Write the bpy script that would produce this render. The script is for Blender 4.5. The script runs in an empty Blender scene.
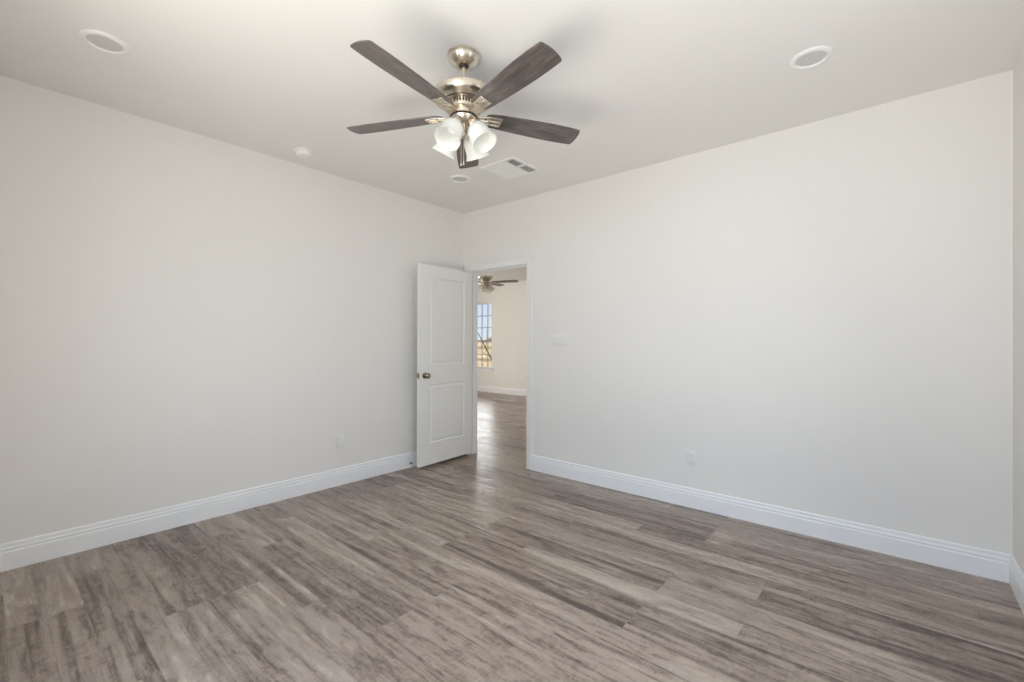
import bpy, bmesh, math, random
from mathutils import Vector, Matrix
random.seed(4)
PI = math.pi
scn = bpy.context.scene
C = scn.collection
R = math.radians

# ------------------------------------------------------------------ camera
FPX, YAW, PITCH, ROLL = 450.24, 0.7055, 0.0022, 0.0034
cam_d = bpy.data.cameras.new('camera'); cam = bpy.data.objects.new('camera', cam_d); C.objects.link(cam)
cam_d.sensor_width = 36.0; cam_d.lens = 36.0*FPX/1024.0; cam_d.clip_start = 0.02; cam_d.clip_end = 400
fw = Vector((-math.sin(YAW)*math.cos(PITCH), math.cos(YAW)*math.cos(PITCH), math.sin(PITCH)))
rt = Vector((math.cos(YAW), math.sin(YAW), 0)); up = rt.cross(fw)
r2 = rt*math.cos(ROLL)+up*math.sin(ROLL); u2 = -rt*math.sin(ROLL)+up*math.cos(ROLL)
m = Matrix((r2, u2, -fw)).transposed().to_4x4(); m.translation = (3.7613, -3.5616, 1.2763)
cam.matrix_world = m
scn.camera = cam

# ------------------------------------------------------------------ light and exposure
vs = scn.view_settings
vs.view_transform = 'Standard'; vs.look = 'None'; vs.gamma = 1.0; vs.use_curve_mapping = False
vs.exposure = 0.15
cy = scn.cycles
cy.use_denoising = True; cy.max_bounces = 14; cy.diffuse_bounces = 10; cy.glossy_bounces = 5
cy.transmission_bounces = 6; cy.transparent_max_bounces = 12
cy.sample_clamp_indirect = 6.0; cy.caustics_reflective = False; cy.caustics_refractive = False

SKY_GLARE = 7.5
world = bpy.data.worlds.new('sky'); scn.world = world; world.use_nodes = True
wn = world.node_tree; wn.nodes.clear()
wo = wn.nodes.new('ShaderNodeOutputWorld'); wb = wn.nodes.new('ShaderNodeBackground')
wtc = wn.nodes.new('ShaderNodeTexCoord'); wsep = wn.nodes.new('ShaderNodeSeparateXYZ')
wr = wn.nodes.new('ShaderNodeValToRGB')
wn.links.new(wtc.outputs['Generated'], wsep.inputs[0]); wn.links.new(wsep.outputs['Z'], wr.inputs[0])
wr.color_ramp.elements[0].position = 0.0; wr.color_ramp.elements[0].color = (0.78, 0.83, 0.91, 1)
wr.color_ramp.elements[1].position = 0.6; wr.color_ramp.elements[1].color = (0.34, 0.52, 0.84, 1)
e = wr.color_ramp.elements.new(0.10); e.color = (0.62, 0.72, 0.87, 1)
wn.links.new(wr.outputs[0], wb.inputs[0]); wb.inputs[1].default_value = 1.0
# added bright sky patch beyond the far window, above view, for floor glare
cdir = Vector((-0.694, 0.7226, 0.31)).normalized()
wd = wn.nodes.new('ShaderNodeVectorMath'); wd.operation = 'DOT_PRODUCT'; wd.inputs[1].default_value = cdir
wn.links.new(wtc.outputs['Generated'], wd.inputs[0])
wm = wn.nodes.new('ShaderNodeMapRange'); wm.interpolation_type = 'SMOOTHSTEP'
wm.inputs[1].default_value = math.cos(R(10)); wm.inputs[2].default_value = math.cos(R(6)); wm.inputs[3].default_value = 0.0; wm.inputs[4].default_value = SKY_GLARE
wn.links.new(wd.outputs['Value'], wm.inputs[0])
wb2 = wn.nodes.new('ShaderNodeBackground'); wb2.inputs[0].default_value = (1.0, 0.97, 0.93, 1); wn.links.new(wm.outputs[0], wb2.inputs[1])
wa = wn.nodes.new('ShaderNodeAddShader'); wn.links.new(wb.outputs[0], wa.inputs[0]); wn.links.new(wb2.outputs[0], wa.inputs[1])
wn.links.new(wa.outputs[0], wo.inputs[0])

def lamp(name, kind, loc, direction, energy, color, size=None, size_y=None, **kw):
    d = bpy.data.lights.new(name, kind); o = bpy.data.objects.new(name, d); C.objects.link(o)
    o.location = loc; o.rotation_euler = Vector(direction).to_track_quat('-Z', 'Y').to_euler()
    d.energy = energy; d.color = color
    if kind == 'AREA':
        d.shape = 'RECTANGLE'; d.size = size; d.size_y = size_y
    for k, v in kw.items(): setattr(d, k, v)
    return o
W = 4.238; DN = -3.96; H = 2.74; FY = 4.76; FX0 = -5.6; FX1 = 1.4
NDX0, NDX1, NDZ0, NDZ1 = 1.75, 4.12, 0.06, 2.40      # unseen opening added behind the camera to let lamp light in
RWY0, RWY1, RWZ0, RWZ1 = -3.2, -1.3, 0.60, 2.20      # unseen opening added in the right-hand wall for the side lamps
lamp('sun', 'SUN', (0, 0, 10), (0.10, 0.30, -1.0), 5.0, (1.0, 0.95, 0.88), angle=R(0.6))
# added area lamps outside the unseen openings, standing in for sky and ground light
lamp('sky_fill', 'AREA', (3.0, DN-1.0, 2.3), (0, 0.95, -0.45), 90, (0.68, 0.82, 1.0), 3.0, 1.4)
lamp('ground_fill', 'AREA', (3.1, DN-1.45, -0.12), (0, 0.03, 1.0), 272, (1.0, 0.945, 0.80), 3.6, 2.4)
lamp('sky_fill_side', 'AREA', (W+1.0, -2.2, 2.3), (-0.95, 0, -0.40), 46, (0.95, 1.0, 1.0), 2.2, 1.3)
lamp('ground_fill_side', 'AREA', (W+1.35, -2.2, -0.12), (-0.03, 0, 1.0), 34, (1.0, 0.97, 0.95), 2.2, 3.0)
lamp('far_fill', 'AREA', (FX0-0.45, 1.35, 1.5), (1, 0.1, -0.05), 135, (1.0, 0.955, 0.89), 2.0, 1.7)

# ------------------------------------------------------------------ helpers
def link_mesh(name, bm, mat, parent=None, smooth=None, loc=None, rot=None):
    me = bpy.data.meshes.new(name); bmesh.ops.recalc_face_normals(bm, faces=bm.faces); bm.to_mesh(me); bm.free()
    if smooth is not None:
        for p in me.polygons: p.use_smooth = True
        me.set_sharp_from_angle(angle=R(smooth))
    for mm in (mat if isinstance(mat, (list, tuple)) else [mat]): me.materials.append(mm)
    o = bpy.data.objects.new(name, me); C.objects.link(o)
    if parent: o.parent = parent
    if loc: o.location = loc
    if rot: o.rotation_euler = rot
    return o
def tag(o, label, cat=None, group=None, kind=None):
    o['label'] = label
    if cat: o['category'] = cat
    if group: o['group'] = group
    if kind: o['kind'] = kind
    return o
def empty(name, loc, rotz=0):
    o = bpy.data.objects.new(name, None); C.objects.link(o); o.location = loc; o.rotation_euler = (0, 0, rotz)
    o.empty_display_size = 0.1
    return o
def box(bm, x0, x1, y0, y1, z0, z1, bev=0, M=None, seg=1):
    r = bmesh.ops.create_cube(bm, size=1.0)
    vs_ = r['verts']
    for v in vs_:
        v.co = Vector(((x0+x1)/2+v.co.x*(x1-x0), (y0+y1)/2+v.co.y*(y1-y0), (z0+z1)/2+v.co.z*(z1-z0)))
    if bev:
        es = list({e for v in vs_ for e in v.link_edges})
        out = bmesh.ops.bevel(bm, geom=es, offset=bev, segments=seg, affect='EDGES', profile=0.5)
        vs_ = list({v for f in out['faces'] for v in f.verts} | {v for v in vs_ if v.is_valid})
    if M is not None:
        for v in vs_: v.co = M @ v.co
    return vs_
def lathe(bm, prof, seg=48, M=None, close=False):
    rings = []
    for (r, z) in prof:
        if r < 1e-6:
            rings.append([bm.verts.new((0, 0, z))]*seg)
        else:
            rings.append([bm.verts.new((r*math.cos(2*PI*i/seg), r*math.sin(2*PI*i/seg), z)) for i in range(seg)])
    n = len(rings)
    for a in range(n if close else n-1):
        A = rings[a]; B = rings[(a+1) % n]
        for i in range(seg):
            j = (i+1) % seg
            vsx = []
            for v in (A[i], A[j], B[j], B[i]):
                if v not in vsx: vsx.append(v)
            if len(vsx) > 2: bm.faces.new(vsx)
    if M is not None:
        for v in {v for rg in rings for v in rg}: v.co = M @ v.co
def tube(bm, pts, rad, seg=10, cap=True):
    pts = [Vector(p) for p in pts]; rings = []
    for i, p in enumerate(pts):
        t = (pts[min(i+1, len(pts)-1)]-pts[max(i-1, 0)]).normalized()
        a = Vector((0, 0, 1)) if abs(t.z) < 0.9 else Vector((1, 0, 0))
        x = t.cross(a).normalized(); y = t.cross(x)
        rr = rad[i] if isinstance(rad, (list, tuple)) else rad
        rings.append([bm.verts.new(p+(x*math.cos(2*PI*k/seg)+y*math.sin(2*PI*k/seg))*rr) for k in range(seg)])
    for A, B in zip(rings, rings[1:]):
        for k in range(seg): bm.faces.new((A[k], A[(k+1) % seg], B[(k+1) % seg], B[k]))
    if cap: bm.faces.new(rings[0]); bm.faces.new(rings[-1])
def prism(bm, outline, z0, z1):
    a = [bm.verts.new((x, y, z0)) for x, y in outline]; b = [bm.verts.new((x, y, z1)) for x, y in outline]
    bm.faces.new(a); bm.faces.new(b[::-1]); n = len(outline)
    for i in range(n): bm.faces.new((a[i], a[(i+1) % n], b[(i+1) % n], b[i]))
    return a+b
def copy_tree(o, parent=None):
    c = o.copy(); C.objects.link(c)
    if parent: c.parent = parent
    for ch in list(o.children): copy_tree(ch, c)
    return c

# ------------------------------------------------------------------ materials
class NT:
    def __init__(s, name):
        s.m = bpy.data.materials.new(name); s.m.use_nodes = True; s.t = s.m.node_tree
        s.b = s.t.nodes['Principled BSDF']
    def n(s, typ, ins=None, **attrs):
        nd = s.t.nodes.new(typ)
        for k, v in attrs.items(): setattr(nd, k, v)
        for k, v in (ins or {}).items():
            if isinstance(v, bpy.types.NodeSocket): s.t.links.new(v, nd.inputs[k])
            else: nd.inputs[k].default_value = v
        return nd
    def math(s, op, a, b=None, c=None):
        ins = {0: a}
        if b is not None: ins[1] = b
        if c is not None: ins[2] = c
        return s.n('ShaderNodeMath', ins, operation=op).outputs[0]
    def set(s, **k):
        for a, v in k.items():
            a = a.replace('_', ' ')
            if isinstance(v, bpy.types.NodeSocket): s.t.links.new(v, s.b.inputs[a])
            else: s.b.inputs[a].default_value = v
    def xyz(s, x, y, z):
        return s.n('ShaderNodeCombineXYZ', {0: x, 1: y, 2: z}).outputs[0]
    def ramp(s, f, stops, interp='LINEAR'):
        nd = s.n('ShaderNodeValToRGB', {0: f}); cr = nd.color_ramp; cr.interpolation = interp
        cr.elements[0].position = stops[0][0]; cr.elements[0].color = (*stops[0][1], 1)
        cr.elements[1].position = stops[-1][0]; cr.elements[1].color = (*stops[-1][1], 1)
        for p, c in stops[1:-1]:
            e_ = cr.elements.new(p); e_.color = (*c, 1)
        return nd.outputs[0]
    def noise(s, vec, scale=5, detail=2, rough=0.5, dist=0):
        return s.n('ShaderNodeTexNoise', {'Vector': vec, 'Scale': scale, 'Detail': detail, 'Roughness': rough, 'Distortion': dist}).outputs[0]
def simple(name, col, rough=0.5, metal=0.0, bump=0.0, bscale=200, var=0.0, **kw):
    t = NT(name); co = t.n('ShaderNodeTexCoord').outputs['Object']
    t.set(Roughness=rough, Metallic=metal)
    if var:
        f = t.noise(co, 3, 3)
        lo = tuple(c*(1-var) for c in col); hi = tuple(min(1, c*(1+var)) for c in col)
        t.set(Base_Color=t.ramp(f, [(0.3, lo), (0.7, hi)]))
    else:
        t.set(Base_Color=(*col, 1))
    if bump:
        f = t.noise(co, bscale, 3)
        t.set(Normal=t.n('ShaderNodeBump', {'Height': f, 'Strength': bump, 'Distance': 0.001}).outputs[0])
    for k, v in kw.items(): t.set(**{k: v})
    return t.m
M_wall = simple('wall_paint', (0.785, 0.768, 0.742), 0.75, bump=0.15, bscale=160, var=0.004)
M_ceil = simple('ceiling_paint', (0.80, 0.795, 0.78), 0.85, bump=0.2, bscale=120, var=0.004)
M_trim = simple('trim_paint', (0.83, 0.84, 0.85), 0.38)
M_muntin = simple('muntin_grey', (0.30, 0.32, 0.36), 0.5)
M_casing = simple('casing_paint', (0.79, 0.785, 0.77), 0.42)
M_door = simple('door_paint', (0.80, 0.80, 0.775), 0.36)
M_plastic = simple('white_plastic', (0.84, 0.84, 0.83), 0.35)
M_plate = simple('wall_plate_plastic', (0.785, 0.78, 0.765), 0.42)
M_ring = simple('ceiling_ring_plastic', (0.83, 0.83, 0.815), 0.5)
M_slot = simple('outlet_slot_shadow', (0.35, 0.35, 0.34), 0.6)
M_duct = simple('duct_grey', (0.38, 0.38, 0.37), 0.8)
M_lens = simple('frosted_lens', (0.60, 0.60, 0.59), 0.5)
M_rubber = simple('dark_rubber', (0.06, 0.065, 0.07), 0.5)
M_bronze = simple('aged_nickel', (0.33, 0.29, 0.23), 0.22, 1.0)
M_dark = simple('motor_dark', (0.05, 0.042, 0.035), 0.5, 0.6)

def m_nickel():
    t = NT('brushed_nickel'); co = t.n('ShaderNodeTexCoord').outputs['Object']
    mp = t.n('ShaderNodeMapping', {'Vector': co, 'Scale': (1, 1, 60)}).outputs[0]
    f = t.noise(mp, 6, 3)
    t.set(Base_Color=(0.72, 0.65, 0.555, 1), Metallic=1.0, Roughness=0.28, Anisotropic=0.8, Anisotropic_Rotation=0.25, Tangent=t.n('ShaderNodeTangent', direction_type='RADIAL', axis='Z').outputs[0],
          Normal=t.n('ShaderNodeBump', {'Height': f, 'Strength': 0.08, 'Distance': 0.001}).outputs[0])
    return t.m
M_nickel = m_nickel()

def m_glass_shade():
    t = NT('frosted_white_glass'); co = t.n('ShaderNodeTexCoord').outputs['Object']
    f = t.noise(co, 14, 4, 0.6, 1.5)
    col = t.ramp(f, [(0.3, (0.90, 0.90, 0.88)), (0.7, (0.96, 0.96, 0.94))])
    t.set(Base_Color=col, Roughness=0.22)
    tr = t.n('ShaderNodeBsdfTranslucent', {'Color': (0.97, 0.97, 0.95, 1)})
    mx = t.n('ShaderNodeMixShader', {0: 0.42, 1: t.b.outputs[0], 2: tr.outputs[0]})
    t.t.links.new(mx.outputs[0], t.t.nodes['Material Output'].inputs[0])
    return t.m
M_shade = m_glass_shade()

def m_pane():
    t = NT('window_glass')
    tr = t.n('ShaderNodeBsdfTransparent', {'Color': (0.95, 0.97, 0.98, 1)})
    gl = t.n('ShaderNodeBsdfGlossy', {'Color': (1, 1, 1, 1), 'Roughness': 0.02})
    mx = t.n('ShaderNodeMixShader', {0: 0.04, 1: tr.outputs[0], 2: gl.outputs[0]})
    t.t.links.new(mx.outputs[0], t.t.nodes['Material Output'].inputs[0])
    return t.m
M_pane = m_pane()

def m_floor():
    t = NT('weathered_plank_floor'); co = t.n('ShaderNodeTexCoord').outputs['Object']
    s = t.n('ShaderNodeSeparateXYZ', {0: co}); x, y = s.outputs[0], s.outputs[1]
    PW, PL = 0.1275, 1.23
    v = t.math('DIVIDE', t.math('ADD', y, 1.327+PW*40), PW)
    row = t.math('FLOOR', v); vf = t.math('FRACT', v)
    h1 = t.n('ShaderNodeTexWhiteNoise', {'Vector': t.xyz(row, 7.3, 1.1)}, noise_dimensions='3D').outputs['Value']
    third = t.math('FLOOR', t.math('MULTIPLY', h1, 2.999))
    u = t.math('DIVIDE', t.math('ADD', x, t.math('MULTIPLY_ADD', third, 0.41, 12.3-0.37)), PL)
    col = t.math('FLOOR', u); uf = t.math('FRACT', u)
    wn2 = t.n('ShaderNodeTexWhiteNoise', {'Vector': t.xyz(row, col, 3.7)}, noise_dimensions='3D')
    pid = wn2.outputs['Value']
    pz = t.math('MULTIPLY', pid, 61.0)
    # long streaks, cathedral swirls, blotches and saw marks, each plank with its own slice of the pattern
    pw = t.math('MULTIPLY', pid, 17.0)
    streak = t.noise(t.xyz(t.math('MULTIPLY', x, 0.55), t.math('MULTIPLY', y, 8.0), pw), 1.7, 5, 0.58, 1.4)
    blotch = t.noise(t.xyz(t.math('MULTIPLY', x, 1.6), t.math('MULTIPLY', y, 4.2), t.math('MULTIPLY', pid, 5.0)), 2.1, 7, 0.70, 2.2)
    fine = t.noise(t.xyz(t.math('MULTIPLY', x, 3.5), t.math('MULTIPLY', y, 60.0), pz), 2.2, 4, 0.65, 1.2)
    saw = t.noise(t.xyz(t.math('MULTIPLY', x, 42.0), t.math('MULTIPLY', y, 9.0), pz), 1.6, 3, 0.6, 1.0)
    band = t.noise(t.xyz(t.math('MULTIPLY', x, 0.45), t.math('MULTIPLY', y, 13.0), t.math('MULTIPLY', pid, 29.0)), 1.5, 3, 0.5, 0.6)
    dark = t.n('ShaderNodeMapRange', {0: band, 1: 0.50, 2: 0.68, 3: 0.0, 4: 0.30}, interpolation_type='SMOOTHSTEP').outputs[0]
    smut = t.noise(t.xyz(t.math('MULTIPLY', x, 3.2), t.math('MULTIPLY', y, 9.0), pw), 1.8, 6, 0.72, 1.5)
    smd = t.n('ShaderNodeMapRange', {0: smut, 1: 0.46, 2: 0.68, 3: 0.0, 4: 0.24}, interpolation_type='SMOOTHSTEP').outputs[0]
    a = t.math('MULTIPLY', t.math('SUBTRACT', pid, 0.5), 0.36)
    a = t.math('ADD', a, t.math('MULTIPLY', t.math('SUBTRACT', streak, 0.5), 1.30))
    a = t.math('ADD', a, t.math('MULTIPLY', t.math('SUBTRACT', blotch, 0.5), 0.95))
    a = t.math('ADD', a, t.math('MULTIPLY', t.math('SUBTRACT', fine, 0.5), 0.50))
    a = t.math('ADD', a, t.math('MULTIPLY', t.math('SUBTRACT', saw, 0.5), 0.36))
    a = t.math('SUBTRACT', a, dark); a = t.math('SUBTRACT', a, smd)
    a = t.math('MULTIPLY_ADD', a, 1.16, 0.675)
    c = t.ramp(a, [(0.0, (0.085, 0.062, 0.053)), (0.22, (0.140, 0.103, 0.084)), (0.45, (0.222, 0.170, 0.136)),
                   (0.70, (0.305, 0.241, 0.196)), (1.0, (0.42, 0.345, 0.288))])
    # thin joints between planks
    e1 = t.math('MINIMUM', vf, t.math('SUBTRACT', 1.0, vf)); e1 = t.math('MULTIPLY', e1, PW)
    e2 = t.math('MINIMUM', uf, t.math('SUBTRACT', 1.0, uf)); e2 = t.math('MULTIPLY', e2, PL)
    ed = t.math('MINIMUM', e1, e2)
    seam = t.n('ShaderNodeMapRange', {0: ed, 1: 0.0004, 2: 0.0016, 3: 0.72, 4: 1.0}).outputs[0]
    vm = t.n('ShaderNodeVectorMath', {0: c, 'Scale': seam}, operation='SCALE').outputs[0]
    rg = t.n('ShaderNodeMapRange', {0: a, 1: 0.1, 2: 0.9, 3: 0.36, 4: 0.26}).outputs[0]
    hgt = t.math('ADD', t.math('MULTIPLY', fine, 0.4), t.math('MULTIPLY', seam, 1.5))
    t.set(Base_Color=vm, Roughness=rg, Specular_IOR_Level=0.42,
          Normal=t.n('ShaderNodeBump', {'Height': hgt, 'Strength': 0.12, 'Distance': 0.001}).outputs[0])
    return t.m
M_floor = m_floor()

def m_blade():
    t = NT('dark_walnut_blade'); co = t.n('ShaderNodeTexCoord').outputs['Object']
    s = t.n('ShaderNodeSeparateXYZ', {0: co}); oi = t.n('ShaderNodeObjectInfo').outputs['Random']
    pz = t.math('MULTIPLY', oi, 40.0)
    f = t.noise(t.xyz(t.math('MULTIPLY', s.outputs[0], 4.0), t.math('MULTIPLY', s.outputs[1], 40.0), pz), 2.0, 5, 0.6, 0.8)
    g = t.noise(t.xyz(t.math('MULTIPLY', s.outputs[0], 6.0), t.math('MULTIPLY', s.outputs[1], 12.0), pz), 1.5, 3)
    a = t.math('ADD', t.math('MULTIPLY', f, 0.6), t.math('MULTIPLY', g, 0.4))
    t.set(Base_Color=t.ramp(a, [(0.34, (0.052, 0.045, 0.043)), (0.5, (0.098, 0.084, 0.078)), (0.68, (0.190, 0.148, 0.130))]), Roughness=0.30, Specular_IOR_Level=0.7)
    return t.m
M_blade = m_blade()

# ------------------------------------------------------------------ room shell
def shell(name, boxes, mat, label, kind='structure'):
    bm = bmesh.new()
    for b in boxes: box(bm, *b)
    return tag(link_mesh(name, bm, mat), label, None, None, kind)
T = 0.12
OX0, OX1, OZ = 0.10, 0.925, 2.063            # doorway
shell('floor', [(FX0-T, W+T, DN-T, FY+T, -0.15, 0)], M_floor, 'grey-brown weathered wood plank floor running through both rooms')
shell('ceiling', [(FX0-T, W+T, DN-T, FY+T, H, H+0.15)], M_ceil, 'flat off-white ceiling above the room')
shell('wall_left', [(-T, 0, DN-T, 0, 0, H)], M_wall, 'plain off-white wall on the left behind the open door')
shell('wall_back', [(FX0, OX0-0.012, 0, T, 0, H), (OX1+0.012, W, 0, T, 0, H), (OX0-0.012, OX1+0.012, 0, T, OZ+0.012, H)], M_wall,
      'plain off-white wall on the right with the doorway in it')
shell('wall_right', [(W, W+T, DN-T, RWY0, 0, H), (W, W+T, RWY1, T, 0, H), (W, W+T, RWY0, RWY1, 0, RWZ0), (W, W+T, RWY0, RWY1, RWZ1, H)], M_wall, 'narrow strip of wall at the right edge')
NW = [(NDX0, NDX1)]; NZ0, NZ1 = NDZ0, NDZ1
bx = [(0, W, DN-T, DN, 0, NZ0), (0, W, DN-T, DN, NZ1, H)]
xs = [0]+[v for p in NW for v in p]+[W]
for i in range(0, len(xs), 2): bx.append((xs[i], xs[i+1], DN-T, DN, NZ0, NZ1))
shell('wall_front', bx, M_wall, 'off-white wall behind the camera with an opening added for light')
WX0, WX1, WZ0, WZ1 = -4.835, -4.005, 0.60, 2.28
shell('wall_far', [(FX0, WX0, FY, FY+T, 0, H), (WX1, FX1, FY, FY+T, 0, H), (WX0, WX1, FY, FY+T, 0, WZ0), (WX0, WX1, FY, FY+T, WZ1, H)], M_wall,
      'off-white end wall of the room seen through the doorway, with a window')
shell('wall_far_left', [(FX0-T, FX0, 0, 0.35, 0, H), (FX0-T, FX0, 2.4, FY+T, 0, H), (FX0-T, FX0, 0.35, 2.4, 0, 0.6), (FX0-T, FX0, 0.35, 2.4, 2.24, H)], M_wall,
      'side wall of the far room, hidden left of the doorway')  # unseen opening added in this wall for the far-room lamp
shell('wall_far_right', [(FX1, FX1+T, T, FY+T, 0, H)], M_wall, 'side wall of the far room, hidden right of the doorway')

# baseboards: moulded profile swept along each wall
BP = [(0, 0), (0.0155, 0), (0.0155, 0.100), (0.0135, 0.104), (0.0130, 0.111), (0.0140, 0.114), (0.0138, 0.121), (0.0112, 0.127), (0.0105, 0.134),
      (0.0108, 0.137), (0.0095, 0.146), (0.006, 0.150), (0, 0.150)]
def baseboard(name, p0, p1, nrm, m0, m1, label):
    p0 = Vector((*p0, 0)); p1 = Vector((*p1, 0)); d = (p1-p0).normalized(); n = Vector((*nrm, 0)); bm = bmesh.new()
    A = [bm.verts.new(p0+n*a+Vector((0, 0, z))+d*a*m0) for a, z in BP]; B = [bm.verts.new(p1+n*a+Vector((0, 0, z))-d*a*m1) for a, z in BP]
    for i in range(len(BP)): bm.faces.new((A[i], A[(i+1) % len(BP)], B[(i+1) % len(BP)], B[i]))
    bm.faces.new(A[::-1]); bm.faces.new(B)
    return tag(link_mesh(name, bm, M_trim), label, None, None, 'structure')
baseboard('baseboard_left', (0, DN), (0, -0.018), (1, 0), 1, 0, 'white moulded baseboard along the left wall')
baseboard('baseboard_back', (1.000, 0), (W, 0), (0, -1), 0, 1, 'white moulded baseboard along the wall right of the doorway')
baseboard('baseboard_right', (W, 0), (W, DN), (-1, 0), 1, 1, 'white moulded baseboard along the strip of wall at the right edge')
baseboard('baseboard_front', (W, DN), (0, DN), (0, 1), 1, 1, 'white moulded baseboard behind the camera')
baseboard('baseboard_far', (FX0, FY), (FX1, FY), (0, -1), 1, 1, 'white baseboard along the far room end wall')
baseboard('baseboard_far_left', (FX0, T), (FX0, FY), (1, 0), 1, 1, 'white baseboard along the far room side wall')

# doorway jambs, stops and casing
bm = bmesh.new()
for (a, b) in ((OX0-0.012, OX0), (OX1, OX1+0.012)): box(bm, a, b, -0.002, T+0.002, 0, OZ+0.012, 0.001)
box(bm, OX0, OX1, -0.002, T+0.002, OZ, OZ+0.012, 0.001)
box(bm, OX0, OX0+0.012, 0.040, 0.072, 0, OZ, 0.002); box(bm, OX1-0.012, OX1, 0.040, 0.072, 0, OZ, 0.002); box(bm, OX0+0.012, OX1-0.012, 0.040, 0.072, OZ-0.012, OZ, 0.002)
tag(link_mesh('trim_1', bm, M_trim), 'white door jamb lining the doorway', None, None, 'structure')
CW = 0.070
def casing(name, y, s, label):
    prof = [(0, 0), (0, 0.010), (0.004, 0.0135), (0.020, 0.015), (0.050, 0.0175), (0.060, 0.0185), (0.067, 0.017), (CW, 0.012), (CW, 0)]  # (outward, depth)
    ix0, ix1, iz = OX0-0.005, OX1+0.005, OZ+0.005
    bm = bmesh.new()
    st = []
    for (ux, uz, x, z) in ((-1, 0, ix0, 0), (-1, 1, ix0, iz), (1, 1, ix1, iz), (1, 0, ix1, 0)):
        st.append([bm.verts.new((x+ux*a, y+s*d, z+uz*a)) for a, d in prof])
    for A, B in zip(st, st[1:]):
        for i in range(len(prof)): bm.faces.new((A[i], A[(i+1) % len(prof)], B[(i+1) % len(prof)], B[i]))
    bm.faces.new(st[0]); bm.faces.new(st[-1][::-1])
    tag(link_mesh(name, bm, M_casing), label, None, None, 'structure')
casing('trim_2', 0, -1, 'white door casing around the doorway')
casing('trim_3', T, 1, 'white door casing on the far side of the doorway')

# ------------------------------------------------------------------ door leaf (origin at the hinge corner, leaf runs along local +x, room-side face at local y=LT)
LW, LT, LZ0, LZ1 = 0.768, 0.035, 0.034, 2.052
def door_leaf():
    bm = bmesh.new()
    panels = [(0.245, 0.845), (1.040, 1.930)]; px0, px1 = 0.122, LW-0.132
    xs_ = [0, px0, px1, LW]; zs_ = [LZ0, panels[0][0], panels[0][1], panels[1][0], panels[1][1], LZ1]
    for side, yy in ((1, LT), (-1, 0)):
        for i in range(3):
            for j in range(5):
                x0, x1, z0, z1 = xs_[i], xs_[i+1], zs_[j], zs_[j+1]
                if i == 1 and j in (1, 3):
                    rings = []
                    for ins, dep in ((0, 0), (0.005, 0.0085), (0.013, 0.0110), (0.020, 0.0105), (0.034, 0.0050), (0.038, 0.0042)):
                        rings.append([bm.verts.new((a, yy-side*dep, b)) for a, b in ((x0+ins, z0+ins), (x1-ins, z0+ins), (x1-ins, z1-ins), (x0+ins, z1-ins))])
                    for A, B in zip(rings, rings[1:]):
                        for k in range(4): bm.faces.new((A[k], A[(k+1) % 4], B[(k+1) % 4], B[k]))
                    bm.faces.new(rings[-1])
                else:
                    bm.faces.new([bm.verts.new((a, yy, b)) for a, b in ((x0, z0), (x1, z0), (x1, z1), (x0, z1))])
    for (x0, x1, z0, z1) in ((0, 0, LZ0, LZ1), (LW, LW, LZ0, LZ1)):
        bm.faces.new([bm.verts.new(c) for c in ((x0, 0, z0), (x0, LT, z0), (x0, LT, z1), (x0, 0, z1))])
    for z in (LZ0, LZ1): bm.faces.new([bm.verts.new(c) for c in ((0, 0, z), (LW, 0, z), (LW, LT, z), (0, LT, z))])
    bmesh.ops.remove_doubles(bm, verts=bm.verts, dist=1e-5)
    return bm
dr = link_mesh('door_1', door_leaf(), M_door)
tag(dr, 'white two-panel interior door standing open against the left wall', None, None, 'structure')
dr.location = (0.103, -0.004, 0); dr.rotation_euler = (0, 0, R(-86.5))
KX, KZ = LW-0.068, 0.937
for side in (1, -1):
    base = Vector((KX, LT if side > 0 else 0, KZ))
    Mk = Matrix.Translation(base) @ Matrix.Rotation(R(-90*side), 4, 'X')
    bm = bmesh.new()
    lathe(bm, [(0, -0.0005), (0.031, -0.0005), (0.032, 0.003), (0.029, 0.008), (0.016, 0.011), (0.012, 0.015), (0.0115, 0.028), (0.017, 0.034), (0.026, 0.040),
               (0.029, 0.048), (0.0275, 0.056), (0.021, 0.062), (0.010, 0.065), (0, 0.0655)], 32, Mk)
    k = link_mesh('door_knob', bm, M_bronze, dr, 40); k['label'] = 'round aged nickel door knob'
bm = bmesh.new(); box(bm, LW-0.0005, LW+0.0018, 0.005, LT-0.005, KZ-0.029, KZ+0.029, 0.0006); box(bm, LW+0.001, LW+0.011, 0.011, LT-0.012, KZ-0.008, KZ+0.008, 0.002)
k = link_mesh('latch_plate', bm, M_bronze, dr); k['label'] = 'metal latch plate on the door edge'
for hz in (0.22, 1.02, 1.83):
    bm = bmesh.new(); box(bm, -0.0016, 0.0004, 0.001, 0.033, hz-0.045, hz+0.045, 0.0004)
    lathe(bm, [(0, -0.046), (0.0055, -0.046), (0.0055, 0.046), (0, 0.046)], 14, Matrix.Translation((-0.003, -0.005, hz)))
    link_mesh('hinge', bm, M_nickel, dr, 40)

# door stop on the left baseboard beside the door's free edge
t = empty('door_stop', (0.0155, -0.775, 0.060)); tag(t, 'small white baseboard door stop with dark tip beside the open door', 'door stop')
My = Matrix.Rotation(R(90), 4, 'Y')
bm = bmesh.new(); lathe(bm, [(0, -0.001), (0.011, -0.001), (0.011, 0.004), (0.0055, 0.008), (0.0048, 0.040), (0.0055, 0.043), (0, 0.043)], 20, My); link_mesh('post', bm, M_plastic, t, 40)
bm = bmesh.new(); lathe(bm, [(0, 0.042), (0.0085, 0.042), (0.0095, 0.047), (0.009, 0.058), (0.006, 0.061), (0, 0.061)], 20, My)
k = link_mesh('rubber_tip', bm, M_rubber, t, 40); k['label'] = 'dark rubber tip'

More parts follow.
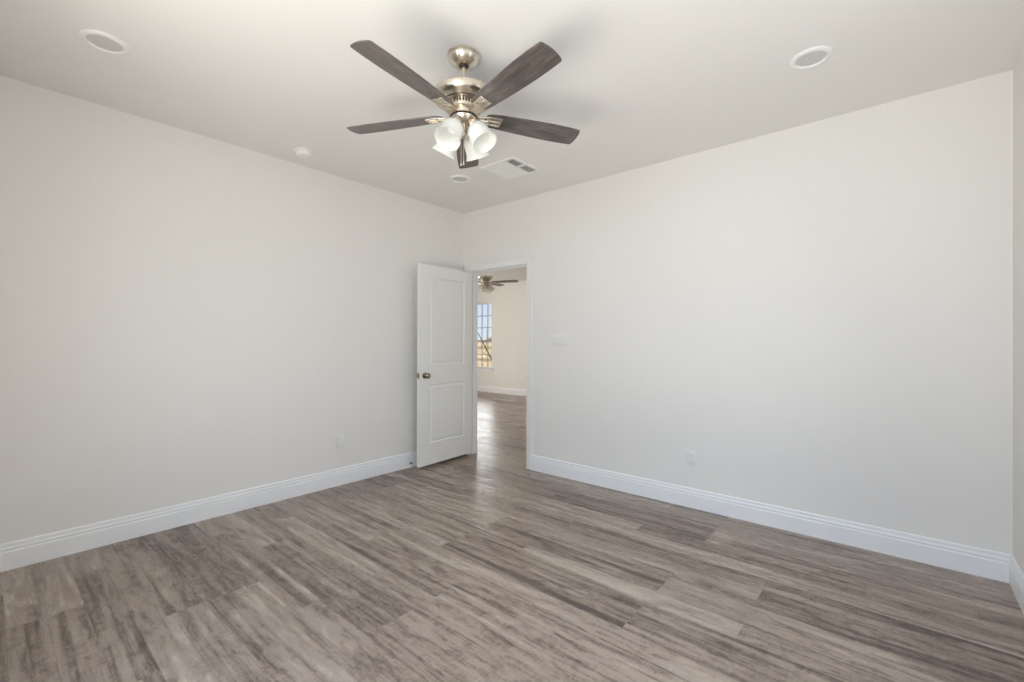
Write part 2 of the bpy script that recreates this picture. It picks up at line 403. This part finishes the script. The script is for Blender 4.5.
# ------------------------------------------------------------------ ceiling fixtures
def downlight(x, y, label):
    t = empty('recessed_ceiling_light', (x, y, H)); tag(t, label, 'ceiling light', 'round recessed lights in the ceiling')
    bm = bmesh.new()
    lathe(bm, [(0.066, 0.001), (0.093, 0.001), (0.0945, -0.003), (0.091, -0.008), (0.082, -0.011), (0.072, -0.012), (0.068, -0.009), (0.0665, -0.004), (0.066, 0.001)], 64)
    link_mesh('trim_ring', bm, M_ring, t, 50)
    bm = bmesh.new(); lathe(bm, [(0, -0.0065), (0.04, -0.006), (0.0668, -0.004), (0.0668, -0.0005), (0, -0.0005)], 64)
    k = link_mesh('lens', bm, M_lens, t, 50); k['label'] = 'frosted grey lens, unlit'
downlight(0.809, -3.18, 'round white recessed ceiling light at upper left above the left wall')
downlight(3.43, -0.815, 'round white recessed ceiling light at upper right above the wall with the doorway')
downlight(0.785, -0.795, 'small-looking round recessed ceiling light just below the ceiling fan, beside the air vent')

t = empty('smoke_detector', (0.30, -1.97, H)); tag(t, 'small round white smoke detector on the ceiling near the left wall', 'smoke detector')
bm = bmesh.new(); lathe(bm, [(0, 0.001), (0.068, 0.001), (0.070, -0.004), (0.068, -0.012), (0.060, -0.013), (0, -0.013)], 48); link_mesh('mounting_plate', bm, M_plastic, t, 40)
bm = bmesh.new(); lathe(bm, [(0, -0.012), (0.050, -0.012), (0.053, -0.018), (0.055, -0.026), (0.052, -0.036), (0.044, -0.041), (0.020, -0.043), (0, -0.043)], 48); cv = link_mesh('cover', bm, M_plastic, t, 40)
bm = bmesh.new(); lathe(bm, [(0, -0.0425), (0.008, -0.0425), (0.008, -0.045), (0, -0.045)], 20, Matrix.Translation((0.02, 0, 0))); link_mesh('test_button', bm, M_plastic, cv, 40)

# air vent: square frame, four louvre banks
VX0, VX1, VY0, VY1 = 1.105, 1.468, -0.862, -0.498
t = empty('ceiling_air_vent', ((VX0+VX1)/2, (VY0+VY1)/2, H)); tag(t, 'square white louvred air vent in the ceiling by the fan', 'air vent')
hx, hy = (VX1-VX0)/2, (VY1-VY0)/2
bm = bmesh.new()
fwd = 0.030
for (a, b, c, d) in ((-hx, hx, -hy, -hy+fwd), (-hx, hx, hy-fwd, hy), (-hx, -hx+fwd, -hy+fwd, hy-fwd), (hx-fwd, hx, -hy+fwd, hy-fwd), (0.055, 0.072, -hy+fwd, hy-fwd), (0.072, hx-fwd, -0.012, 0.012), (-hx+fwd, 0.055, -0.006, 0.006)):
    box(bm, a, b, c, d, -0.009, 0.0, 0.002)
link_mesh('frame', bm, M_ring, t)
bm = bmesh.new(); box(bm, -hx+0.012, hx-0.012, -hy+0.012, hy-0.012, -0.0015, -0.0002); k = link_mesh('duct_opening', bm, M_duct, t); k['label'] = 'dark duct behind the louvres'
def slats(x0, x1, y0, y1, axis, n, ang):
    bm = bmesh.new()
    for i in range(n):
        f = (i+0.5)/n
        if axis == 'x':   # slat runs along x
            Mx = Matrix.Translation(((x0+x1)/2, y0+(y1-y0)*f, -0.0055)) @ Matrix.Rotation(ang, 4, 'X'); box(bm, -(x1-x0)/2, (x1-x0)/2, -0.0075, 0.0075, -0.0005, 0.0005, 0, Mx)
        else:
            Mx = Matrix.Translation((x0+(x1-x0)*f, (y0+y1)/2, -0.0055)) @ Matrix.Rotation(ang, 4, 'Y'); box(bm, -0.0075, 0.0075, -(y1-y0)/2, (y1-y0)/2, -0.0005, 0.0005, 0, Mx)
    link_mesh('louvre_bank', bm, M_ring, t)
for (c, d) in ((-hy+fwd, -0.006), (0.006, hy-fwd)): slats(-hx+fwd, 0.055, c, d, 'y', 15, R(-22))
for (c, d) in ((-hy+fwd, -0.012), (0.012, hy-fwd)): slats(0.072, hx-fwd, c, d, 'y', 5, R(38))

# ------------------------------------------------------------------ ceiling fan
def make_fan(name, loc, az, label):
    root = empty(name, loc); tag(root, label, 'ceiling fan')
    def part(nm, prof, mat, seg=64, parent=root, M=None, smooth=35):
        bm = bmesh.new(); lathe(bm, prof, seg, M); return link_mesh(nm, bm, mat, parent, smooth)
    part('canopy', [(0.062, 0.0), (0.083, 0.0), (0.0845, -0.003), (0.0835, -0.010), (0.079, -0.013), (0.0785, -0.017), (0.074, -0.030), (0.063, -0.043), (0.046, -0.052), (0.031, -0.056), (0.029, -0.053), (0.0, -0.050)], M_nickel)
    part('hanger_ball', [(0, -0.040), (0.018, -0.044), (0.024, -0.054), (0.018, -0.062), (0.0, -0.064)], M_dark, 32)
    dn = part('downrod', [(0, -0.05), (0.0108, -0.05), (0.0108, -0.160), (0.013, -0.165), (0.016, -0.170), (0.018, -0.194), (0, -0.194)], M_nickel, 32)
    part('motor_housing', [(0.0, -0.190), (0.060, -0.190), (0.142, -0.1930), (0.151, -0.1950), (0.154, -0.199), (0.1545, -0.205), (0.1525, -0.228), (0.147, -0.235), (0.134, -0.241), (0.116, -0.245), (0.109, -0.248), (0.0, -0.248)], M_nickel)
    part('housing_seam', [(0.070, -0.2465), (0.1075, -0.2465), (0.1075, -0.2500), (0.070, -0.2500)], M_dark)
    # vented band with fins
    vb = part('vent_band', [(0.060, -0.249), (0.104, -0.249), (0.1045, -0.253), (0.096, -0.2555), (0.086, -0.2560), (0.060, -0.256)], M_nickel)
    core = part('vent_core', [(0.050, -0.255), (0.0775, -0.255), (0.0775, -0.276), (0.050, -0.276)], M_dark)
    bm = bmesh.new()
    for i in range(36):
        if i % 9 == 0: continue
        a = 2*PI*i/36; box(bm, 0.075, 0.0855, -0.0028, 0.0028, -0.2755, -0.2555, 0, Matrix.Rotation(a, 4, 'Z'))
    for i in range(4):
        a = 2*PI*i*9/36; box(bm, 0.075, 0.0862, -0.012, 0.012, -0.2755, -0.2555, 0, Matrix.Rotation(a, 4, 'Z'))
    link_mesh('fin', bm, M_nickel, core).name = 'vent_fins'
    part('lower_ring', [(0.055, -0.275), (0.0875, -0.275), (0.0885, -0.279), (0.086, -0.289), (0.080, -0.292), (0.055, -0.292)], M_nickel)
    part('flywheel', [(0.03, -0.291), (0.063, -0.291), (0.0655, -0.294), (0.0655, -0.313), (0.062, -0.316), (0.03, -0.316)], M_nickel)
    part('switch_housing', [(0.02, -0.322), (0.064, -0.322), (0.0655, -0.324), (0.0645, -0.328), (0.058, -0.338), (0.047, -0.348), (0.034, -0.353), (0.024, -0.355), (0.0, -0.355)], M_nickel)
    part('housing_gap', [(0.03, -0.3155), (0.0695, -0.3155), (0.0695, -0.3225), (0.03, -0.3225)], M_dark)
    part('finial', [(0, -0.353), (0.0215, -0.353), (0.0225, -0.358), (0.0205, -0.372), (0.0165, -0.385), (0.0185, -0.395), (0.0215, -0.402), (0.0215, -0.412), (0.016, -0.420), (0.008, -0.425), (0.0, -0.426)], M_nickel, 32)
    # blades with their irons
    bl_me = ir_me = sc_me = None
    RB, PIT = 0.647, -0.197
    stn = [(0.112, 0.018), (0.118, 0.032), (0.130, 0.042), (0.155, 0.049), (0.20, 0.054), (0.28, 0.059), (0.38, 0.064), (0.48, 0.067), (0.56, 0.0665), (0.61, 0.0645), (0.636, 0.0625)]
    edge = [(r_, w_) for r_, w_ in stn]
    tip = [(RB-0.004, 0.0595), (RB+0.000, 0.050), (RB+0.005, 0.025), (RB+0.0065, 0.0)]
    half = edge+tip
    outline = [(r_, w_) for r_, w_ in half]+[(r_, -w_) for r_, w_ in half[::-1][1:]]
    for i in range(5):
        a = az+2*PI*i/5
        if bl_me is None:
            bm = bmesh.new(); vsx = prism(bm, outline, -0.003, 0.003)
            b = link_mesh('blade', bm, M_blade, root); bl_me = b.data
            bv = b.modifiers.new('edge', 'BEVEL'); bv.width = 0.0012; bv.segments = 2; bv.limit_method = 'ANGLE'; bv.angle_limit = R(60)
            # iron: neck, curved arm and slotted plate under the blade
            bm = bmesh.new()
            tube(bm, [(0.058, 0, 0.004), (0.075, 0.0, -0.004), (0.092, 0, -0.011), (0.110, 0, -0.011), (0.128, 0, -0.008)], [0.011, 0.0105, 0.009, 0.009, 0.008], 12)
            for s_ in (-1, 1):
                tube(bm, [(0.070, 0.004*s_, -0.004), (0.086, 0.017*s_, -0.010), (0.104, 0.026*s_, -0.010), (0.124, 0.0275*s_, -0.007)], [0.0055, 0.005, 0.005, 0.0045], 10)
            def bar(x0, x1, y0, y1, z0=-0.0085, z1=-0.0032): box(bm, x0, x1, y0, y1, z0, z1, 0.0012)
            bar(0.118, 0.130, -0.031, 0.031); bar(0.192, 0.202, -0.033, 0.033)
            bar(0.128, 0.194, -0.033, -0.023); bar(0.128, 0.194, 0.023, 0.033)
            bar(0.128, 0.194, -0.005, 0.005); box(bm, 0.119, 0.200, -0.031, 0.031, -0.0050, -0.0031)
            ir = link_mesh('blade_iron', bm, M_nickel, root, 40); ir_me = ir.data
            scs = []
            for (sx, sy) in ((0.145, 0.014), (0.145, -0.014), (0.180, 0.0)):
                bm = bmesh.new(); lathe(bm, [(0, -0.0095), (0.003, -0.009), (0.0042, -0.0075), (0.0042, -0.0048), (0, -0.0048)], 12, Matrix.Translation((sx, sy, 0)))
                scs.append(link_mesh('screw', bm, M_bronze, ir, 40))
        else:
            b = b0.copy(); C.objects.link(b); ir = ir0.copy(); C.objects.link(ir)
            for sc in scs: q = sc.copy(); C.objects.link(q); q.parent = ir
        if i == 0: b0, ir0 = b, ir
        for o in (b, ir):
            o.parent = root; o.location = (0, 0, -0.307)
            o.rotation_euler = (Matrix.Rotation(R(-1.05), 3, rt) @ Matrix.Rotation(a, 3, 'Z') @ Matrix.Rotation(PIT, 3, 'X')).to_euler()
    # light kit: four arms, sockets and bell shades
    th = math.atan2(0.078, 0.125)
    for i in range(4):
        a = az_kit+PI/2*i
        arm = bmesh.new()
        tube(arm, [(0.018, 0, -0.345), (0.036, 0, -0.350), (0.050, 0, -0.354), (0.060, 0, -0.366)], [0.010, 0.009, 0.009, 0.010], 12)
        ao = link_mesh('lamp_arm', arm, M_nickel, root, 40, rot=(0, 0, a))
        Ms = Matrix.Translation((0.058, 0, -0.360)) @ Matrix.Rotation(-th, 4, 'Y')
        soc = bmesh.new(); lathe(soc, [(0, 0.006), (0.020, 0.006), (0.030, 0.0), (0.0315, -0.004), (0.0315, -0.018), (0.0295, -0.020), (0.0, -0.020)], 32, Ms)
        so = link_mesh('lamp_socket', soc, M_nickel, ao, 40)
        po = [(0.0285, -0.010), (0.0285, -0.020), (0.034, -0.026), (0.044, -0.035), (0.0510, -0.048), (0.0545, -0.063), (0.0555, -0.080), (0.0555, -0.096), (0.0570, -0.110), (0.0600, -0.123), (0.0640, -0.131), (0.0665, -0.135)]
        pi_ = [(r_-0.003, z_) for r_, z_ in po[::-1]]
        prof = po+[(0.0660, -0.1375)]+pi_
        sh = bmesh.new(); lathe(sh, prof, 48, Ms, close=True)
        link_mesh('lamp_shade', sh, M_shade, ao, 60)
        bb = bmesh.new(); lathe(bb, [(0, -0.018), (0.013, -0.019), (0.013, -0.030), (0.018, -0.036), (0.0235, -0.045), (0.0260, -0.056), (0.0235, -0.068), (0.014, -0.077), (0, -0.080)], 32, Ms)
        link_mesh('bulb', bb, M_shade, ao, 60)
    # two bead chains
    for (cx_, cy_, zb) in pull:
        bm = bmesh.new(); z = -0.347
        while z > zb+0.02:
            bmesh.ops.create_icosphere(bm, subdivisions=1, radius=0.0021, matrix=Matrix.Translation((cx_, cy_, z))); z -= 0.0036
        ch = link_mesh('pull_chain', bm, M_nickel, root, 80)
        bm = bmesh.new(); lathe(bm, [(0, zb+0.022), (0.0022, zb+0.020), (0.0036, zb+0.012), (0.0042, zb+0.003), (0.003, zb), (0, zb)], 16, Matrix.Translation((cx_, cy_, 0)))
        link_mesh('fob', bm, M_nickel, ch, 50)
    return root
az_kit = R(40.4-30.6)
pull = [(r2.x*-0.010-fw.x*0.02, r2.y*-0.010-fw.y*0.02, -0.572), (r2.x*0.003-fw.x*0.02, r2.y*0.003-fw.y*0.02, -0.568)]
fan = make_fan('ceiling_fan', (2.079, -1.974, H), -1.4394, 'large brushed nickel ceiling fan with five dark wood blades and four white glass shades')
p_ = cam.location+Vector((-0.6482, 0.7615, 0))*8.75+Vector((0.7615, 0.6482, 0))*(-0.06*8.75); FAN2 = (p_.x, p_.y, H)
fan2 = copy_tree(fan); fan2.location = FAN2; fan2.rotation_euler = (0, 0, R(28.4)+1.4394)
tag(fan2, 'distant ceiling fan seen through the doorway in the far room', 'ceiling fan')

# ------------------------------------------------------------------ switch plate and outlets
def outlet(loc, rz, label, name='wall_outlet'):
    t = empty(name, loc, rz); tag(t, label, 'outlet')
    bm = bmesh.new(); box(bm, -0.035, 0.035, -0.006, 0.0, -0.0575, 0.0575, 0.0022, None, 2); link_mesh('cover_plate', bm, M_plate, t, 50)
    for s_ in (-1, 1):
        bm = bmesh.new(); box(bm, -0.0165, 0.0165, -0.0078, -0.004, s_*0.0205-0.0140, s_*0.0205+0.0140, 0.0015)
        f = link_mesh('socket', bm, M_plate, t)
        bm = bmesh.new()
        for xx in (-0.0063, 0.0063): box(bm, xx-0.0009, xx+0.0009, -0.0081, -0.0072, s_*0.0205-0.001, s_*0.0205+0.007)
        lathe(bm, [(0, 0), (0.0022, 0), (0.0022, 0.0009), (0, 0.0009)], 12, Matrix.Translation((0, -0.0072, s_*0.0205-0.0065)) @ Matrix.Rotation(R(90), 4, 'X'))
        link_mesh('slots', bm, M_slot, f)
    return t
outlet((2.555, 0, 0.382), 0, 'white duplex outlet low on the wall right of the doorway')
outlet((0, -1.50, 0.390), R(90), 'white duplex outlet low on the left wall beside the door')
outlet((-3.185, FY, 0.385), 0, 'left of the two small outlets low on the far room end wall')
outlet((-3.015, FY, 0.385), 0, 'right of the two small outlets low on the far room end wall')
t = empty('light_switch_plate', (1.330, 0, 1.300)); tag(t, 'white three-gang light switch plate on the wall right of the doorway', 'light switch')
bm = bmesh.new(); box(bm, -0.0815, 0.0815, -0.006, 0, -0.0575, 0.0575, 0.0022, None, 2); link_mesh('cover_plate', bm, M_plate, t, 50)
for xx in (-0.046, 0, 0.046):
    bm = bmesh.new(); box(bm, xx-0.0165, xx+0.0165, -0.009, -0.004, -0.033, 0.033, 0.0012, Matrix.Rotation(R(2.0), 4, 'X')); link_mesh('rocker', bm, M_plate, t)

# ------------------------------------------------------------------ windows
def window(name, x0, x1, z0, z1, y, out, cols, rows, rail, label, glass=True, sill=True):
    """y = room face of the wall, out = +1/-1 towards outside along y"""
    root = empty(name, ((x0+x1)/2, y, z0)); tag(root, label, None, None, 'structure')
    cx_ = (x0+x1)/2
    def P(nm, boxes, mat, par=root, bev=0.002):
        bm = bmesh.new()
        for (a, b, c, d, e_, f) in boxes:
            lo, hi = sorted((out*c, out*d)); box(bm, a-cx_, b-cx_, lo, hi, e_-z0, f-z0, bev)
        return link_mesh(nm, bm, mat, par)
    fr = 0.03
    P('window_frame', [(x0, x0+fr, 0.05, 0.11, z0, z1), (x1-fr, x1, 0.05, 0.11, z0, z1), (x0+fr, x1-fr, 0.05, 0.11, z0, z0+fr), (x0+fr, x1-fr, 0.05, 0.11, z1-fr, z1)], M_trim)
    P('meeting_rail', [(x0+fr, x1-fr, 0.06, 0.10, rail-0.022, rail+0.022)], M_muntin)
    b = []
    for i in range(1, cols): xx = x0+(x1-x0)*i/cols; b.append((xx-0.009, xx+0.009, 0.076, 0.090, z0+fr, z1-fr))
    for zz in rows: b.append((x0+fr, x1-fr, 0.077, 0.089, zz-0.009, zz+0.009))
    P('muntins', b, M_muntin, bev=0)
    if glass: P('pane', [(x0+fr, x1-fr, 0.081, 0.085, z0+fr, z1-fr)], M_pane, bev=0)
    if sill: P('window_sill', [(x0-0.05, x1+0.05, -0.035, 0.05, z0-0.022, z0), (x0-0.03, x1+0.03, -0.014, 0.0, z0-0.085, z0-0.022)], M_trim, bev=0.003)
    return root
window('window_1', WX0, WX1, WZ0, WZ1, FY, 1, 4, [1.945, 1.643, 0.956], 1.299, 'bright divided-light window in the far room end wall')
window('added_opening_front', NDX0, NDX1, NDZ0, NDZ1, DN, -1, 4, [], 1.1, 'unglazed frame in the unseen opening added behind the camera for light', glass=False, sill=False)
w3 = window('added_opening_side', -0.95, 0.95, RWZ0, RWZ1, 0, 1, 4, [1.8, 1.0], 1.4, 'unglazed frame in the unseen opening added in the right-hand wall for light', glass=False)
w3.location = (W, (RWY0+RWY1)/2, RWZ0); w3.rotation_euler = (0, 0, R(-90))

# ------------------------------------------------------------------ outside, seen through the far window
GZ = -0.55
M_ground = simple('dry_grass', (0.42, 0.37, 0.24), 0.9, bump=0.5, bscale=30, var=0.15)
M_fence = simple('pale_cedar', (0.78, 0.60, 0.38), 0.75, var=0.12)
M_siding = simple('pale_siding', (0.62, 0.55, 0.47), 0.7, var=0.03)
M_roof = simple('tan_shingle', (0.74, 0.68, 0.60), 0.9, bump=0.5, bscale=15, var=0.12)
M_bark = simple('bark', (0.05, 0.038, 0.028), 0.9, bump=0.5, bscale=60, var=0.2)
bm = bmesh.new(); box(bm, -45, 25, FY+T+0.05, 60, GZ-0.2, GZ); tag(link_mesh('ground', bm, M_ground), 'dry pale grass outside the far window', None, None, 'structure')
t = empty('wooden_fence', (-11.5, 12.6, GZ)); tag(t, 'pale wooden board fence outside the far window', 'fence')
bm = bmesh.new(); x = -4.5
while x < 5.5:
    box(bm, x, x+0.138, -0.01, 0.01, 0.03, 1.80+random.uniform(-0.01, 0.01)); x += 0.145
link_mesh('boards', bm, M_fence, t)
bm = bmesh.new()
for zz in (0.35, 1.0, 1.6): box(bm, -4.5, 5.5, -0.05, -0.01, zz, zz+0.09)
link_mesh('rails', bm, M_fence, t)
for xx in (-4.4, -2.0, 0.4, 2.8, 5.2):
    bm = bmesh.new(); box(bm, xx-0.045, xx+0.045, -0.10, -0.05, -0.02, 1.86); link_mesh('post', bm, M_fence, t)
# neighbouring house
t = empty('neighbour_house', (-21.5, 25.0, GZ)); tag(t, 'pale neighbouring house with a tan gable roof outside the far window', 'house')
bm = bmesh.new(); prism(bm, [(-3.4, 0), (3.4, 0), (3.4, 1.45), (0, 2.6), (-3.4, 1.45)], 0, 5); 
for v in bm.verts: v.co = Vector((v.co.x, v.co.z, v.co.y))
link_mesh('house_walls', bm, M_siding, t)
bm = bmesh.new()
for s_ in (-1, 1):
    a = [bm.verts.new((s_*px_, py_, pz_)) for py_ in (-0.35, 5.35) for (px_, pz_) in ((0, 2.62), (0, 2.76), (3.8, 1.47), (3.8, 1.33))]
    for q in ((0, 1, 2, 3), (4, 5, 6, 7), (0, 1, 5, 4), (1, 2, 6, 5), (2, 3, 7, 6), (3, 0, 4, 7)): bm.faces.new([a[k] for k in q])
link_mesh('roof', bm, M_roof, t)
# bare leaning young tree
t = empty('bare_tree', (-6.55, 7.9, GZ)); tag(t, 'thin bare leaning tree branch outside the far window', 'tree')
bm = bmesh.new()
tube(bm, [(0.25, 0.2, 0.0), (0.1, 0.1, 0.5), (-0.25, 0, 1.05), (-0.62, -0.05, 1.62), (-0.95, -0.1, 2.15)], [0.045, 0.038, 0.03, 0.022, 0.012], 10)
link_mesh('trunk', bm, M_bark, t, 60)
for (p, q, r_) in (((-0.25, 0, 1.05), (0.10, 0.1, 1.75), 0.012), ((-0.62, -0.05, 1.62), (-0.62, 0, 2.3), 0.010), ((-0.4, -0.03, 1.3), (-0.9, 0.05, 1.5), 0.010)):
    bm = bmesh.new(); p = Vector(p); q = Vector(q); mid = (p+q)/2+Vector((0.04, 0, -0.05)); tube(bm, [p, mid, q], [r_, r_*0.7, r_*0.35], 8); link_mesh('branch', bm, M_bark, t, 60)
